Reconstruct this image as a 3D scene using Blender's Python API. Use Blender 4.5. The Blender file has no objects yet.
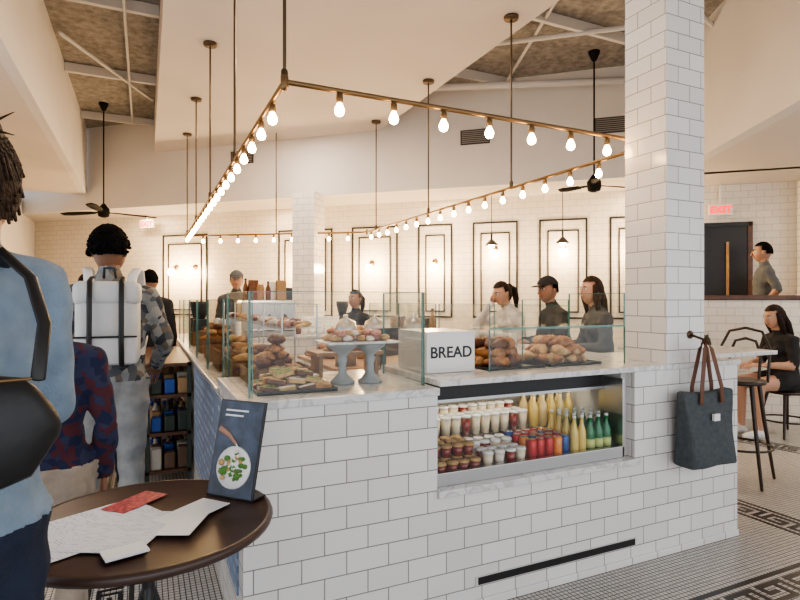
import bpy, bmesh, math, random
from mathutils import Vector, Matrix
random.seed(7)
R=random.random
def U(a,b): return a+(b-a)*R()
D2R=math.pi/180
COL=bpy.context.scene.collection
try:
    bpy.context.scene.view_settings.look='AgX - Medium High Contrast'
except Exception: pass
# ---------------------------------------------------------------- materials
def nt(name):
    m=bpy.data.materials.new(name); m.use_nodes=True
    t=m.node_tree; return m,t,t.nodes['Principled BSDF']
def M(name,c,rough=.5,metal=0,emit=0,spec=None,trans=0,noise=0,nscale=8,bump=0,bscale=60,coat=0):
    m,t,b=nt(name)
    b.inputs['Base Color'].default_value=(*c,1); b.inputs['Roughness'].default_value=rough
    b.inputs['Metallic'].default_value=metal
    b.inputs['Coat Weight'].default_value=coat
    if spec is not None: b.inputs['Specular IOR Level'].default_value=spec
    if emit:
        b.inputs['Emission Color'].default_value=(*c,1); b.inputs['Emission Strength'].default_value=emit
    tc=t.nodes.new('ShaderNodeTexCoord')
    if noise:
        n=t.nodes.new('ShaderNodeTexNoise'); n.inputs['Scale'].default_value=nscale; n.inputs['Detail'].default_value=5
        r=t.nodes.new('ShaderNodeValToRGB')
        r.color_ramp.elements[0].position=.3; r.color_ramp.elements[1].position=.7
        r.color_ramp.elements[0].color=(*[x*(1-noise) for x in c],1); r.color_ramp.elements[1].color=(*[min(1,x*(1+noise)) for x in c],1)
        t.links.new(tc.outputs['Object'],n.inputs['Vector']); t.links.new(n.outputs['Fac'],r.inputs[0]); t.links.new(r.outputs[0],b.inputs['Base Color'])
    if bump:
        n2=t.nodes.new('ShaderNodeTexNoise'); n2.inputs['Scale'].default_value=bscale
        bp=t.nodes.new('ShaderNodeBump'); bp.inputs['Strength'].default_value=bump; bp.inputs['Distance'].default_value=.01
        t.links.new(tc.outputs['Object'],n2.inputs['Vector']); t.links.new(n2.outputs['Fac'],bp.inputs['Height']); t.links.new(bp.outputs[0],b.inputs['Normal'])
    return m
def brick(name,c1,c2,mortar,w,h,ms,rough=.18,offset=.5,bump=.4,coat=0):
    m,t,b=nt(name)
    tc=t.nodes.new('ShaderNodeTexCoord'); br=t.nodes.new('ShaderNodeTexBrick')
    br.offset=offset; br.inputs['Scale'].default_value=1
    br.inputs['Color1'].default_value=(*c1,1); br.inputs['Color2'].default_value=(*c2,1); br.inputs['Mortar'].default_value=(*mortar,1)
    br.inputs['Brick Width'].default_value=w; br.inputs['Row Height'].default_value=h; br.inputs['Mortar Size'].default_value=ms
    br.inputs['Mortar Smooth'].default_value=.2
    t.links.new(tc.outputs['UV'],br.inputs['Vector']); t.links.new(br.outputs['Color'],b.inputs['Base Color'])
    b.inputs['Roughness'].default_value=rough
    if bump:
        inv=t.nodes.new('ShaderNodeMath'); inv.operation='SUBTRACT'; inv.inputs[0].default_value=1
        bp=t.nodes.new('ShaderNodeBump'); bp.inputs['Strength'].default_value=bump; bp.inputs['Distance'].default_value=.004
        t.links.new(br.outputs['Fac'],inv.inputs[1]); t.links.new(inv.outputs[0],bp.inputs['Height']); t.links.new(bp.outputs[0],b.inputs['Normal'])
    return m
TILE=brick('glazed_subway_tile',(.78,.76,.735),(.70,.68,.655),(.24,.22,.205),.2,.1,.0026)
TILEB=brick('back_wall_tile',(.76,.70,.61),(.72,.66,.57),(.44,.39,.32),.2,.1,.003,rough=.35)
FLOOR=brick('mosaic_floor_tile',(.60,.58,.55),(.50,.48,.455),(.05,.045,.04),.027,.027,.0028,rough=.3,offset=0,bump=.2)
PLASTER=M('painted_plaster',(.63,.575,.525),.85,noise=.03,nscale=1.5)
PLASTERW=M('painted_plaster_white',(.69,.655,.62),.85,noise=.03,nscale=1.5)
RAW=M('rough_concrete_deck',(.27,.25,.23),.95,noise=.32,nscale=14,bump=1,bscale=40)
WHITEP=M('white_paint_steel',(.60,.58,.56),.5)
BLACK=M('black_iron',(.015,.014,.014),.4)
BRONZE=M('aged_bronze',(.12,.085,.055),.38,.85)
BRASS=M('old_brass',(.22,.14,.07),.38,.85)
STEEL=M('brushed_steel',(.5,.5,.5),.3,1)
WOOD=M('brown_wood',(.10,.045,.025),.4,noise=.3,nscale=12)
WOODL=M('light_wood',(.36,.20,.09),.5,noise=.25,nscale=10)
WICK=M('wicker_basket',(.22,.11,.045),.7,noise=.5,nscale=70,bump=1,bscale=90)
DARK=M('dark_plastic',(.03,.03,.032),.4)
WHITE=M('white_ceramic',(.78,.77,.75),.25)
GREYC=M('grey_cast_ceramic',(.30,.31,.32),.4)
PAPER=M('paper_white',(.78,.80,.82),.8)
BULB=M('warm_bulb_glow',(1.0,.62,.28),.3,emit=75)
RED=M('exit_sign_red',(1,.01,.01),.3,emit=2.2)
PASTRY=M('baked_pastry',(.36,.15,.045),.5,noise=.5,nscale=30,bump=.6,bscale=70)
PASTRY2=M('pale_pastry',(.52,.32,.13),.6,noise=.35,nscale=30,bump=.5)
PASTRY3=M('dark_baked',(.14,.05,.02),.5,noise=.4,nscale=30,bump=.5)
BERRY=M('berry_pastry',(.45,.20,.14),.6,noise=.5,nscale=35)
ICED=M('iced_pastry',(.68,.58,.50),.5,noise=.15,nscale=40)
PIST=M('green_topping',(.26,.27,.09),.8,noise=.5,nscale=80,bump=.8,bscale=120)
GREEN=M('bottle_green',(.01,.15,.045),.12,coat=.5)
LEMON=M('lemonade_yellow',(.72,.53,.14),.15,coat=.5)
ORANGE=M('orange_juice',(.78,.24,.03),.15,coat=.5)
CREAM=M('cream_pudding',(.74,.63,.45),.3)
REDC=M('can_red',(.5,.035,.03),.25,.3); BLUEC=M('can_blue',(.03,.08,.30),.25,.3); REDJ=M('berry_jam',(.24,.03,.02),.2,coat=.5)
def marble():
    m,t,b=nt('white_marble')
    tc=t.nodes.new('ShaderNodeTexCoord'); n=t.nodes.new('ShaderNodeTexNoise'); n.inputs['Scale'].default_value=5; n.inputs['Detail'].default_value=8; n.inputs['Distortion'].default_value=1.6
    r=t.nodes.new('ShaderNodeValToRGB'); e=r.color_ramp.elements
    e[0].position=.44; e[0].color=(.68,.665,.65,1); e[1].position=.56; e[1].color=(.70,.685,.67,1)
    k=e.new(.5); k.color=(.50,.49,.48,1)
    t.links.new(tc.outputs['Object'],n.inputs['Vector']); t.links.new(n.outputs['Fac'],r.inputs[0]); t.links.new(r.outputs[0],b.inputs['Base Color'])
    b.inputs['Roughness'].default_value=.2; return m
MARBLE=marble()
def glassmat(name,tint,fac):
    m=bpy.data.materials.new(name); m.use_nodes=True; t=m.node_tree; t.nodes.clear()
    o=t.nodes.new('ShaderNodeOutputMaterial'); mx=t.nodes.new('ShaderNodeMixShader'); tr=t.nodes.new('ShaderNodeBsdfTransparent'); gl=t.nodes.new('ShaderNodeBsdfGlossy')
    tr.inputs[0].default_value=(*tint,1); gl.inputs['Roughness'].default_value=.03
    lw=t.nodes.new('ShaderNodeLayerWeight'); lw.inputs[0].default_value=.2
    mp=t.nodes.new('ShaderNodeMath'); mp.operation='MULTIPLY_ADD'; mp.inputs[1].default_value=.3; mp.inputs[2].default_value=.015
    t.links.new(lw.outputs['Fresnel'],mp.inputs[0]); t.links.new(mp.outputs[0],mx.inputs[0])
    t.links.new(tr.outputs[0],mx.inputs[1]); t.links.new(gl.outputs[0],mx.inputs[2]); t.links.new(mx.outputs[0],o.inputs[0]); return m
GLASS=glassmat('display_glass',(.97,.985,.975),.02)
GEDGE=M('glass_green_edge',(.07,.20,.16),.1,coat=.6)
def voro(name,cols,scale):
    m,t,b=nt(name)
    tc=t.nodes.new('ShaderNodeTexCoord'); v=t.nodes.new('ShaderNodeTexVoronoi'); v.inputs['Scale'].default_value=scale
    s=t.nodes.new('ShaderNodeSeparateColor'); r=t.nodes.new('ShaderNodeValToRGB'); r.color_ramp.interpolation='CONSTANT'
    e=r.color_ramp.elements
    while len(e)<len(cols): e.new(.5)
    for i,c in enumerate(cols): e[i].position=i/len(cols); e[i].color=(*c,1)
    t.links.new(tc.outputs['Object'],v.inputs['Vector']); t.links.new(v.outputs['Color'],s.inputs[0]); t.links.new(s.outputs[0],r.inputs[0]); t.links.new(r.outputs[0],b.inputs['Base Color'])
    b.inputs['Roughness'].default_value=.9; return m
CAMO=voro('patterned_shirt_cloth',[(.05,.055,.07),(.24,.26,.27),(.11,.12,.14),(.32,.32,.31),(.18,.15,.12)],26)
PLAID=voro('plaid_cloth',[(.015,.02,.06),(.08,.02,.03),(.03,.035,.08)],34)
def printed(name,base,ink,w,h,ms):
    return brick(name,ink,base,base,w,h,ms,rough=.7,bump=0)
MENU=printed('printed_menu_paper',(.72,.75,.80),(.42,.45,.52),.028,.009,.0028)
CHALK=printed('chalk_lettering_board',(.17,.22,.31),(.36,.43,.54),.11,.06,.018)

# ---------------------------------------------------------------- mesh helpers
def uvbox(bm):
    l=bm.loops.layers.uv.verify()
    for f in bm.faces:
        n=f.normal; a=[abs(n.x),abs(n.y),abs(n.z)]; k=a.index(max(a))
        for lp in f.loops:
            c=lp.vert.co
            lp[l].uv=(c.y,c.z) if k==0 else ((c.x,c.z) if k==1 else (c.x,c.y))
def fin(name,bm,mats,parent=None,smooth=False,loc=None,rz=0,uv=True):
    bm.normal_update()
    if uv: uvbox(bm)
    me=bpy.data.meshes.new(name); bm.to_mesh(me); bm.free()
    if not isinstance(mats,(list,tuple)): mats=[mats]
    for m in mats: me.materials.append(m)
    if smooth:
        for p in me.polygons: p.use_smooth=True
    o=bpy.data.objects.new(name,me); COL.objects.link(o)
    if loc: o.location=loc
    o.rotation_euler[2]=rz
    if parent: o.parent=parent
    return o
def empty(name,loc=(0,0,0),rz=0):
    e=bpy.data.objects.new(name,None); COL.objects.link(e); e.location=loc; e.rotation_euler[2]=rz; e.empty_display_size=.1; return e
def abox(bm,x0,x1,y0,y1,z0,z1,mi=0,mat4=None,bev=0):
    r=bmesh.ops.create_cube(bm,size=1)
    for v in r['verts']:
        v.co=Vector(((x0+x1)/2+v.co.x*(x1-x0),(y0+y1)/2+v.co.y*(y1-y0),(z0+z1)/2+v.co.z*(z1-z0)))
    fs=set(f for v in r['verts'] for f in v.link_faces)
    for f in fs: f.material_index=mi
    vs=r['verts']
    if bev:
        es=list(set(e for v in vs for e in v.link_edges))
        rr=bmesh.ops.bevel(bm,geom=es,offset=bev,segments=2,profile=.5,affect='EDGES')
        for f in rr['faces']: f.material_index=mi
        vs=list(set(v for f in list(fs)+rr['faces'] if f.is_valid for v in f.verts))
    if mat4:
        for v in vs: v.co=mat4@v.co
def box(name,x0,x1,y0,y1,z0,z1,mat,parent=None,bev=0,**k):
    bm=bmesh.new(); abox(bm,x0,x1,y0,y1,z0,z1,bev=bev); return fin(name,bm,mat,parent,**k)
def prism(name,pts,z0,z1,mat,parent=None):
    bm=bmesh.new(); a=[bm.verts.new((x,y,z0)) for x,y in pts]; b=[bm.verts.new((x,y,z1)) for x,y in pts]
    bm.faces.new(a); bm.faces.new(b); n=len(pts)
    for i in range(n): bm.faces.new((a[i],a[(i+1)%n],b[(i+1)%n],b[i]))
    bmesh.ops.recalc_face_normals(bm,faces=bm.faces[:]); return fin(name,bm,mat,parent)
def tube(bm,pts,rad,n=10,mi=0,lat=None,flat=None,cap=True,mat4=None):
    pts=[Vector(p) for p in pts]
    if not isinstance(rad,(list,tuple)): rad=[rad]*len(pts)
    if flat is None: flat=[1]*len(pts)
    elif not isinstance(flat,(list,tuple)): flat=[flat]*len(pts)
    T=[]
    for i in range(len(pts)):
        a=pts[max(0,i-1)]; b=pts[min(len(pts)-1,i+1)]; T.append((b-a).normalized() if (b-a).length>1e-9 else Vector((0,0,1)))
    P=list(pts);RR=list(rad);FF=list(flat);TT=list(T)
    if cap:
        r0=rad[0]*min(1,flat[0]); r1=rad[-1]*min(1,flat[-1])
        P=[pts[0]-T[0]*r0*.9,pts[0]-T[0]*r0*.55]+P+[pts[-1]+T[-1]*r1*.55,pts[-1]+T[-1]*r1*.9]
        RR=[rad[0]*.4,rad[0]*.82]+RR+[rad[-1]*.82,rad[-1]*.4]
        FF=[flat[0]]*2+FF+[flat[-1]]*2; TT=[T[0]]*2+TT+[T[-1]]*2
    L=Vector(lat) if lat else None; prev=None; rings=[]
    for p,r,f,t in zip(P,RR,FF,TT):
        ref=L if L else (prev if prev else (Vector((0,0,1)) if abs(t.z)<.9 else Vector((1,0,0))))
        a=ref-t*ref.dot(t)
        if a.length<1e-5: a=Vector((0,1,0))-t*t.y
        a.normalize(); prev=a; b=t.cross(a)
        ring=[]
        for k in range(n):
            an=2*math.pi*k/n; co=p+a*(math.cos(an)*r)+b*(math.sin(an)*r*f)
            if mat4: co=mat4@co
            ring.append(bm.verts.new(co))
        rings.append(ring)
    fs=[]
    for i in range(len(rings)-1):
        for k in range(n):
            fs.append(bm.faces.new((rings[i][k],rings[i][(k+1)%n],rings[i+1][(k+1)%n],rings[i+1][k])))
    fs.append(bm.faces.new(rings[0][::-1])); fs.append(bm.faces.new(rings[-1]))
    for f in fs: f.material_index=mi; f.smooth=True
def lathe(bm,prof,c=(0,0,0),n=20,mi=0,mat4=None):
    c=Vector(c); rings=[]
    for r,z in prof:
        r=max(r,.0004); ring=[]
        for k in range(n):
            an=2*math.pi*k/n; co=c+Vector((math.cos(an)*r,math.sin(an)*r,z))
            if mat4: co=mat4@co
            ring.append(bm.verts.new(co))
        rings.append(ring)
    fs=[]
    for i in range(len(rings)-1):
        for k in range(n): fs.append(bm.faces.new((rings[i][k],rings[i][(k+1)%n],rings[i+1][(k+1)%n],rings[i+1][k])))
    fs.append(bm.faces.new(rings[0][::-1])); fs.append(bm.faces.new(rings[-1]))
    for f in fs: f.material_index=mi; f.smooth=True
def ball(bm,c,s,mi=0,u=14,v=10,mat4=None,rot=None):
    r=bmesh.ops.create_uvsphere(bm,u_segments=u,v_segments=v,radius=1)
    for vt in r['verts']:
        co=Vector((vt.co.x*s[0],vt.co.y*s[1],vt.co.z*s[2]))
        if rot: co=rot@co
        co+=Vector(c)
        vt.co=mat4@co if mat4 else co
    for f in set(f for vt in r['verts'] for f in vt.link_faces): f.material_index=mi; f.smooth=True
    return r['verts']
RZ=lambda a: Matrix.Rotation(a*D2R,4,'Z')
TR=lambda x,y,z: Matrix.Translation((x,y,z))

# ---------------------------------------------------------------- room shell
ANG=-42*D2R; ND=Vector((.669,.743)); SD=Vector((.743,-.669))
def obl(name,n,s0,s1,z0,z1,th,mat,parent=None):
    bm=bmesh.new(); abox(bm,s0,s1,0,th,z0,z1)
    return fin(name,bm,mat,parent,loc=(ND.x*n,ND.y*n,0),rz=ANG)
def op(n,s,z=0): return Vector((ND.x*n+SD.x*s,ND.y*n+SD.y*s,z))
NB=9.185
box('floor',-2.3,9.7,-2.2,15,-.1,0,FLOOR)
obl('wall_back',NB,-12.2,4.75,0,3.2,.15,TILEB)
obl('wall_back_upper',8.2,-11.5,5.2,3.2,4.75,.1,PLASTERW)
bm=bmesh.new(); abox(bm,-11.5,5.2,.1,1.15,3.2,3.3); fin('ceiling_low_back',bm,PLASTER,loc=(ND.x*8.2,ND.y*8.2,0),rz=ANG)
box('wall_left',-2.35,-2.2,-2.2,15,0,3.5,PLASTERW)
box('wall_left_upper',-1.1,-1.0,-2.2,11.9,3.5,4.75,PLASTERW)
box('ceiling_low_left',-2.2,-1.1,-2.2,12,3.5,3.6,PLASTER)
prism('wall_right_upper',[(2.2,-2.13),(6.5,5.32),(6.62,5.25),(2.32,-2.2)],3.2,4.75,PLASTERW)
prism('ceiling_low_right',[(2.32,-2.2),(6.62,5.25),(9.6,2.46),(9.6,-2.2)],3.2,3.3,PLASTER)
box('wall_right',9.6,9.75,-2.2,3.8,0,3.2,TILEB)
box('ceiling',-2.3,9.7,-2.2,15,4.75,4.85,RAW)
prism('ceiling_soffit',[(.15,-2.2),(3.35,-2.2),(3.35,8.01),(.15,10.89)],4.17,4.75,PLASTER)
for i,x in enumerate((-2.2,.2,2.6,5.0,7.4,9.5)): box('trim_%d'%(i+1),x,x+.08,-2.2,-2.1,0,3.2,BLACK)
box('wall_front_upper',-2.3,9.7,-2.3,-2.2,3.2,4.75,PLASTERW)
e=empty('ceiling_joists')
bm=bmesh.new()
for y in (1.5,3.2,4.9,6.6): abox(bm,3.4,6.6,y,y+.05,4.62,4.74)
for y in (4.5,6.6,8.7,10.8): abox(bm,-.99,.14,y,y+.06,4.62,4.74)
fin('joist_bars',bm,WHITEP,e)
bm=bmesh.new()
tube(bm,[(3.5,5.9,4.62),(5.6,4.1,4.62),(6.3,4.3,4.62)],.03); tube(bm,[(3.6,6.9,4.5),(6.0,5.5,4.5)],.05); tube(bm,[(3.5,3.5,4.66),(5.0,7.2,4.66)],.02)
tube(bm,[(-.2,2,4.6),(-.2,10.6,4.6)],.016); tube(bm,[(-.9,7.5,4.62),(.1,9.4,4.62)],.025)
fin('conduit_pipes',bm,WHITEP,e)
for n,s in enumerate((-5.35,-1.35,.55)):
    v=empty('wall_vent'); bm=bmesh.new()
    abox(bm,s-.22,s+.22,-.015,.0,3.83,4.05,0)
    for k in range(7): abox(bm,s-.20,s+.20,-.022,-.016,3.85+k*.028,3.862+k*.028,1)
    fin('grille',bm,[DARK,M('vent_slat_%d'%n,(.28,.26,.24),.6)],v); v.location=(ND.x*8.2,ND.y*8.2,0); v.rotation_euler[2]=ANG
def frame(bm,s0,s1,z0,z1,t=.022):
    abox(bm,s0,s0+t,-.02,0,z0,z1); abox(bm,s1-t,s1,-.02,0,z0,z1); abox(bm,s0+t,s1-t,-.02,0,z1-t,z1); abox(bm,s0+t,s1-t,-.02,0,z0,z0+t)
for c,w in ((-7.3,1.05),(-4.66,1.1),(-3.3,.86),(-2.2,.6),(-1.18,.74),(-.1,.74),(.95,.7)):
    bm=bmesh.new(); frame(bm,c-w/2,c+w/2,1.2,2.80,.028); frame(bm,c-w/2+.13,c+w/2-.13,1.3,2.62,.02)
    fin('wall_panel_frame',bm,BLACK,loc=(ND.x*NB,ND.y*NB,0),rz=ANG)
box('tiled_pillar',-.19,.19,-.19,.19,0,3.2,TILE,loc=(2.38,8.62,0),rz=ANG)
SG=M('sconce_glow',(1,.74,.44),.3,emit=70)
def sconce(s,z,P=48):
    p=op(NB-.001,s); e=empty('wall_sconce',(p.x,p.y,0),ANG); bm=bmesh.new()
    lathe(bm,[(.05,0),(.05,.015)],mat4=TR(0,-.0,z+.1)@Matrix.Rotation(90*D2R,4,'X'))
    tube(bm,[(0,-.01,z+.1),(0,-.12,z+.12),(0,-.15,z+.08),(0,-.15,z+.05)],.008)
    fin('arm',bm,BRASS,e); bm=bmesh.new(); ball(bm,(0,-.15,z),(.07,.07,.075)); fin('globe',bm,SG,e)
    l=bpy.data.lights.new('sconce_light','POINT'); l.energy=P; l.color=(1,.70,.38); l.shadow_soft_size=.08
    o=bpy.data.objects.new('sconce_light',l); COL.objects.link(o); q=op(NB-.32,s); o.location=(q.x,q.y,z)
for s in (-7.5,-7.05,-3.35,-4.75,-2.2): sconce(s,2.05)
for s in (-1.18,-.1,.95): sconce(s,2.25,30)
for s in (-1.18,-.1):
    p=op(8.75,s); e=empty('pendant_lamp',(p.x,p.y,0)); bm=bmesh.new(); tube(bm,[(0,0,2.55),(0,0,3.2)],.006); tube(bm,[(0,0,2.40),(0,0,2.55)],.016); lathe(bm,[(.02,2.46),(.10,2.38),(.105,2.37)]); fin('rod',bm,BLACK,e)
    bm=bmesh.new(); ball(bm,(0,0,2.36),(.045,.045,.045)); fin('lamp',bm,SG,e)

# ---------------------------------------------------------------- big column
box('tiled_column',2.80,3.13,2.29,2.60,1.121,4.75,TILE)
# ---------------------------------------------------------------- counter
FY=2.28
c=empty('service_counter')
def cb(n,x0,x1,y0,y1,z0,z1,m,bev=0): return box(n,x0,x1,y0,y1,z0,z1,m,c,bev)
cb('front_wall_left',.36,1.25,FY,3.05,0,1.05,TILE)
cb('marble_top_left',.35,1.26,FY-.012,3.07,1.05,1.085,MARBLE,.004)
cb('side_run',.36,.95,3.07,8.2,0,1.0,TILE)
cb('side_run_top',.345,.97,3.07,8.22,1.0,1.03,MARBLE,.004)
cb('low_front_wall',1.25,2.53,FY,2.98,0,.565,TILE)
cb('marble_ledge',1.25,2.56,FY-.02,2.34,.565,.6,MARBLE,.004)
cb('pier_wall',2.53,3.43,FY,2.64,0,1.09,TILE)
cb('marble_top_right',1.26,3.45,FY-.012,2.98,1.09,1.12,MARBLE,.004)
cb('back_panel',1.25,2.53,2.93,2.98,.565,1.09,WHITEP)
cb('inner_side',2.49,2.53,2.34,2.93,.565,1.09,WHITEP)
cb('right_run',2.72,3.15,2.98,7.0,0,1.06,TILE)
cb('right_run_top',2.69,3.20,2.98,7.02,1.06,1.09,MARBLE,.004)
cb('far_run',.97,2.69,7.0,7.6,0,1.0,TILE); cb('far_run_top',.97,2.69,6.98,7.62,1.0,1.03,MARBLE)
cb('vent_slot_frame',1.46,2.54,FY-.006,FY,.105,.15,WHITEP); cb('vent_slot',1.475,2.525,FY-.009,FY-.006,.110,.145,BLACK)
cb('chalk_panel',.352,.36,2.40,4.6,.25,.98,CHALK)
cb('base_bullnose',.36,3.43,FY-.012,FY,0,.04,TILE,.003)
# ---------------------------------------------------------------- refrigerated case
c=empty('refrigerated_display_case')
cb('deck',1.27,2.49,2.345,2.92,.60,.63,STEEL); cb('back_liner',1.27,2.49,2.90,2.925,.63,1.05,M('case_liner_grey',(.25,.235,.21),.4))
cb('bottom_rail',1.26,2.49,2.315,2.345,.60,.665,STEEL,.003); cb('top_trim',1.26,2.49,2.47,2.60,.985,1.085,BLACK); cb('top_mullion',1.275,2.475,2.455,2.47,.975,.99,STEEL)
cb('left_end',1.262,1.275,2.34,2.9,.63,1.05,GEDGE); cb('right_jamb',2.475,2.49,2.315,2.50,.60,1.05,STEEL); cb('left_jamb',1.262,1.277,2.325,2.345,.6,1.05,STEEL)
cb('rear_shelf',1.28,2.48,2.66,2.9,.72,.73,STEEL)
bm=bmesh.new(); vs=[bm.verts.new(p) for p in ((1.275,2.335,.665),(2.475,2.335,.665),(2.475,2.455,.985),(1.275,2.455,.985))]; bm.faces.new(vs); fin('slanted_glass',bm,GLASS,c)
bm=bmesh.new(); abox(bm,1.3,2.45,2.60,2.63,1.045,1.06); fin('light_strip',bm,M('cool_led_strip',(1,.86,.66),.3,emit=12),c)
def bottle(bm,x,y,z,h,r,mi,capmi,n=12):
    lathe(bm,[(r*.9,0),(r,.01),(r,h*.5),(r*.9,h*.62),(r*.42,h*.78),(r*.38,h*.93)],(x,y,z),n,mi); lathe(bm,[(r*.45,0),(r*.45,h*.07)],(x,y,z+h*.93),n,capmi)
def can(bm,x,y,z,h,r,mi): lathe(bm,[(r*.85,0),(r,.008),(r,h-.01),(r*.85,h)],(x,y,z),12,mi); lathe(bm,[(r*.8,0),(r*.8,.002)],(x,y,z+h),12,1)
def cup(bm,x,y,z,h,r,mi): lathe(bm,[(r*.75,0),(r,h)],(x,y,z),12,mi); lathe(bm,[(r*1.08,0),(r*1.08,.008),(r*.95,.014)],(x,y,z+h),12,1)
PZ=.631
J_=lambda: U(-.006,.006)
bm=bmesh.new()
for i in range(4):
    for j in range(4):
        for k in range(1+(j>0)): cup(bm,1.33+i*.068+J_(),2.39+j*.068,PZ+k*.064,.05,.029,0)
fin('jam_jars',bm,[REDJ,PASTRY2])
bm=bmesh.new()
for i in range(4):
    for j in range(4): cup(bm,1.612+i*.068+J_(),2.39+j*.066,PZ,.075+.02*(j>1),.028,(0,3,2)[(i+2*j)%3])
fin('parfait_cups',bm,[CREAM,WHITE,REDJ,ICED])
bm=bmesh.new()
for i in range(12):
    for j in range(3): cup(bm,1.33+i*.066,2.69+j*.07,.731,.10+.03*(j>1),.029,0 if (i*3+j)%5 else 2)
fin('pudding_tubs',bm,[CREAM,WHITE,REDJ])
bm=bmesh.new()
for i in range(5):
    for j in range(4): can(bm,1.89+i*.057,2.39+j*.065+J_(),PZ,.12,.026,[0,3,0,2,0][(i*2+j)%5])
fin('drink_cans',bm,[REDC,STEEL,BLUEC,ORANGE])
bm=bmesh.new()
for i in range(2):
    for j in range(4): bottle(bm,2.185+i*.055,2.39+j*.062,PZ,.22,.025,0,1)
fin('lemonade_bottles',bm,[LEMON,WHITE])
bm=bmesh.new()
for i in range(3):
    for j in range(4): bottle(bm,2.30+i*.062,2.39+j*.062,PZ,.215,.028,0,1); lathe(bm,[(.0285,0),(.0285,.05)],(2.30+i*.062,2.39+j*.062,PZ+.03),12,2)
fin('sparkling_water_bottles',bm,[GREEN,M('cap_white',(.6,.62,.6),.4),M('label_yellow',(.55,.58,.2),.5)])
bm=bmesh.new()
for i in range(5): bottle(bm,2.15+i*.068,2.70,.731,.20,.029,0 if i%2 else 2,1); bottle(bm,2.15+i*.068,2.80,.731,.20,.029,0,1)
fin('juice_bottles',bm,[M('pale_lemonade',(.66,.52,.24),.2,coat=.4),WHITE,LEMON])
# ---------------------------------------------------------------- glass screens
def gpanel(bm,p0,p1,z0,z1,t=.01):
    p0=Vector((*p0,0));p1=Vector((*p1,0)); L=(p1-p0).length; a=math.atan2((p1-p0).y,(p1-p0).x)
    m=TR(p0.x,p0.y,0)@Matrix.Rotation(a,4,'Z')
    abox(bm,0,L,-t/2,t/2,z0,z1,0,m); e=.003
    abox(bm,-e,0,-t/2,t/2,z0,z1+e,1,m); abox(bm,L,L+e,-t/2,t/2,z0,z1+e,1,m); abox(bm,0,L,-t/2,t/2,z1,z1+e,1,m)
bm=bmesh.new()
for a,b in (((.41,2.36),(1.22,2.36)),((1.22,2.375),(1.22,2.85))): gpanel(bm,a,b,1.086,1.535)
gpanel(bm,(.40,2.375),(.40,3.05),1.086,1.535)
for y in (3.1,3.95,4.8,5.65,6.5): gpanel(bm,(.385,y),(.385,y+.8),1.031,1.5)
fin('glass_sneeze_guard',bm,[GLASS,GEDGE])
bm=bmesh.new()
gpanel(bm,(1.64,2.42),(2.60,2.42),1.121,1.34); gpanel(bm,(2.61,2.43),(2.61,2.9),1.121,1.54)
gpanel(bm,(2.22,2.9),(2.60,2.9),1.121,1.5)
abox(bm,1.64,2.60,2.42,2.70,1.345,1.353,0); abox(bm,1.64,2.60,2.412,2.42,1.345,1.353,1)
fin('pastry_glass_case',bm,[GLASS,GEDGE])
bm=bmesh.new()
for y in (3.1,4.1,5.1,6.05): gpanel(bm,(2.78,y),(2.78,y+.93),1.091,1.46)
fin('bar_glass_screen',bm,[GLASS,GEDGE])

# ---------------------------------------------------------------- baked goods
def croissant(bm,x,y,z,rz,s=.06,mi=0):
    pts=[];rad=[]
    for k in range(13):
        t=-1+2*k/12; a=t*1.25; pts.append((math.sin(a)*s,(1-math.cos(a))*s*.9,0)); rad.append(s*(.14+.40*(1-abs(t)**1.6))*(1+.22*(k%2)))
    tube(bm,pts,rad,8,mi,lat=(0,0,1),mat4=TR(x,y,z+s*.42)@RZ(rz)@Matrix.Rotation(U(-20,20)*D2R,4,'X'))
def bun(bm,x,y,z,s,mi=0): ball(bm,(x,y,z+s*.55),(s,s*U(.85,1.05),s*.6),mi,10,7)
def bar(bm,x,y,z,s,mi=0,top=None,rz=None):
    m=TR(x,y,z)@RZ(U(-35,35) if rz is None else rz)@Matrix.Rotation(U(-14,14)*D2R,4,'Y')
    abox(bm,-s,s,-s*.5,s*.5,0,s*.5,mi,m,bev=s*.12)
    if top is not None: abox(bm,-s*.93,s*.93,-s*.43,s*.43,s*.49,s*.62,top,m,bev=s*.05)
def loaf(bm,x,y,z,s,mi=0):
    a=U(-25,25); m=TR(x,y,z+s*.5)@RZ(a)
    tube(bm,[(-s*1.6,0,0),(-s*.8,0,.05*s),(0,0,.1*s),(s*.8,0,.05*s),(s*1.6,0,0)],[s*.35,s*.6,s*.66,s*.6,s*.35],10,mi,mat4=m)
def roll(bm,x,y,z,s,mi=0):
    lathe(bm,[(s*.6,0),(s*.95,s*.25),(s,s*.5),(s*.85,s*.85),(s*.5,s*1.05),(s*.1,s*1.0)],(x,y,z),10,mi); ball(bm,(x,y,z+s*1.02),(s*.35,s*.35,s*.15),(mi+1)%3,8,6)
def pile(name,x0,x1,y0,y1,z,n,lay,kind,mats,s=.055):
    bm=bmesh.new()
    for l in range(lay):
        k=1-l*.22; cx,cy=(x0+x1)/2,(y0+y1)/2
        for i in range(int(n*k)):
            x=cx+(U(x0,x1)-cx)*k; y=cy+(U(y0,y1)-cy)*k; mi=random.randrange(len(mats)); kd=random.choice(kind)
            if kd=='c': croissant(bm,x,y,z+l*s*.75,U(0,360),s,mi)
            elif kd=='b': bun(bm,x,y,z+l*s*.8,s*U(.8,1.1),mi)
            elif kd=='s': bar(bm,x,y,z+l*s*.5,s,mi)
            elif kd=='l': loaf(bm,x,y,z+l*s*.9,s,mi)
            else: roll(bm,x,y,z+l*s,s*.85,mi)
    return fin(name,bm,mats)
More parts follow.
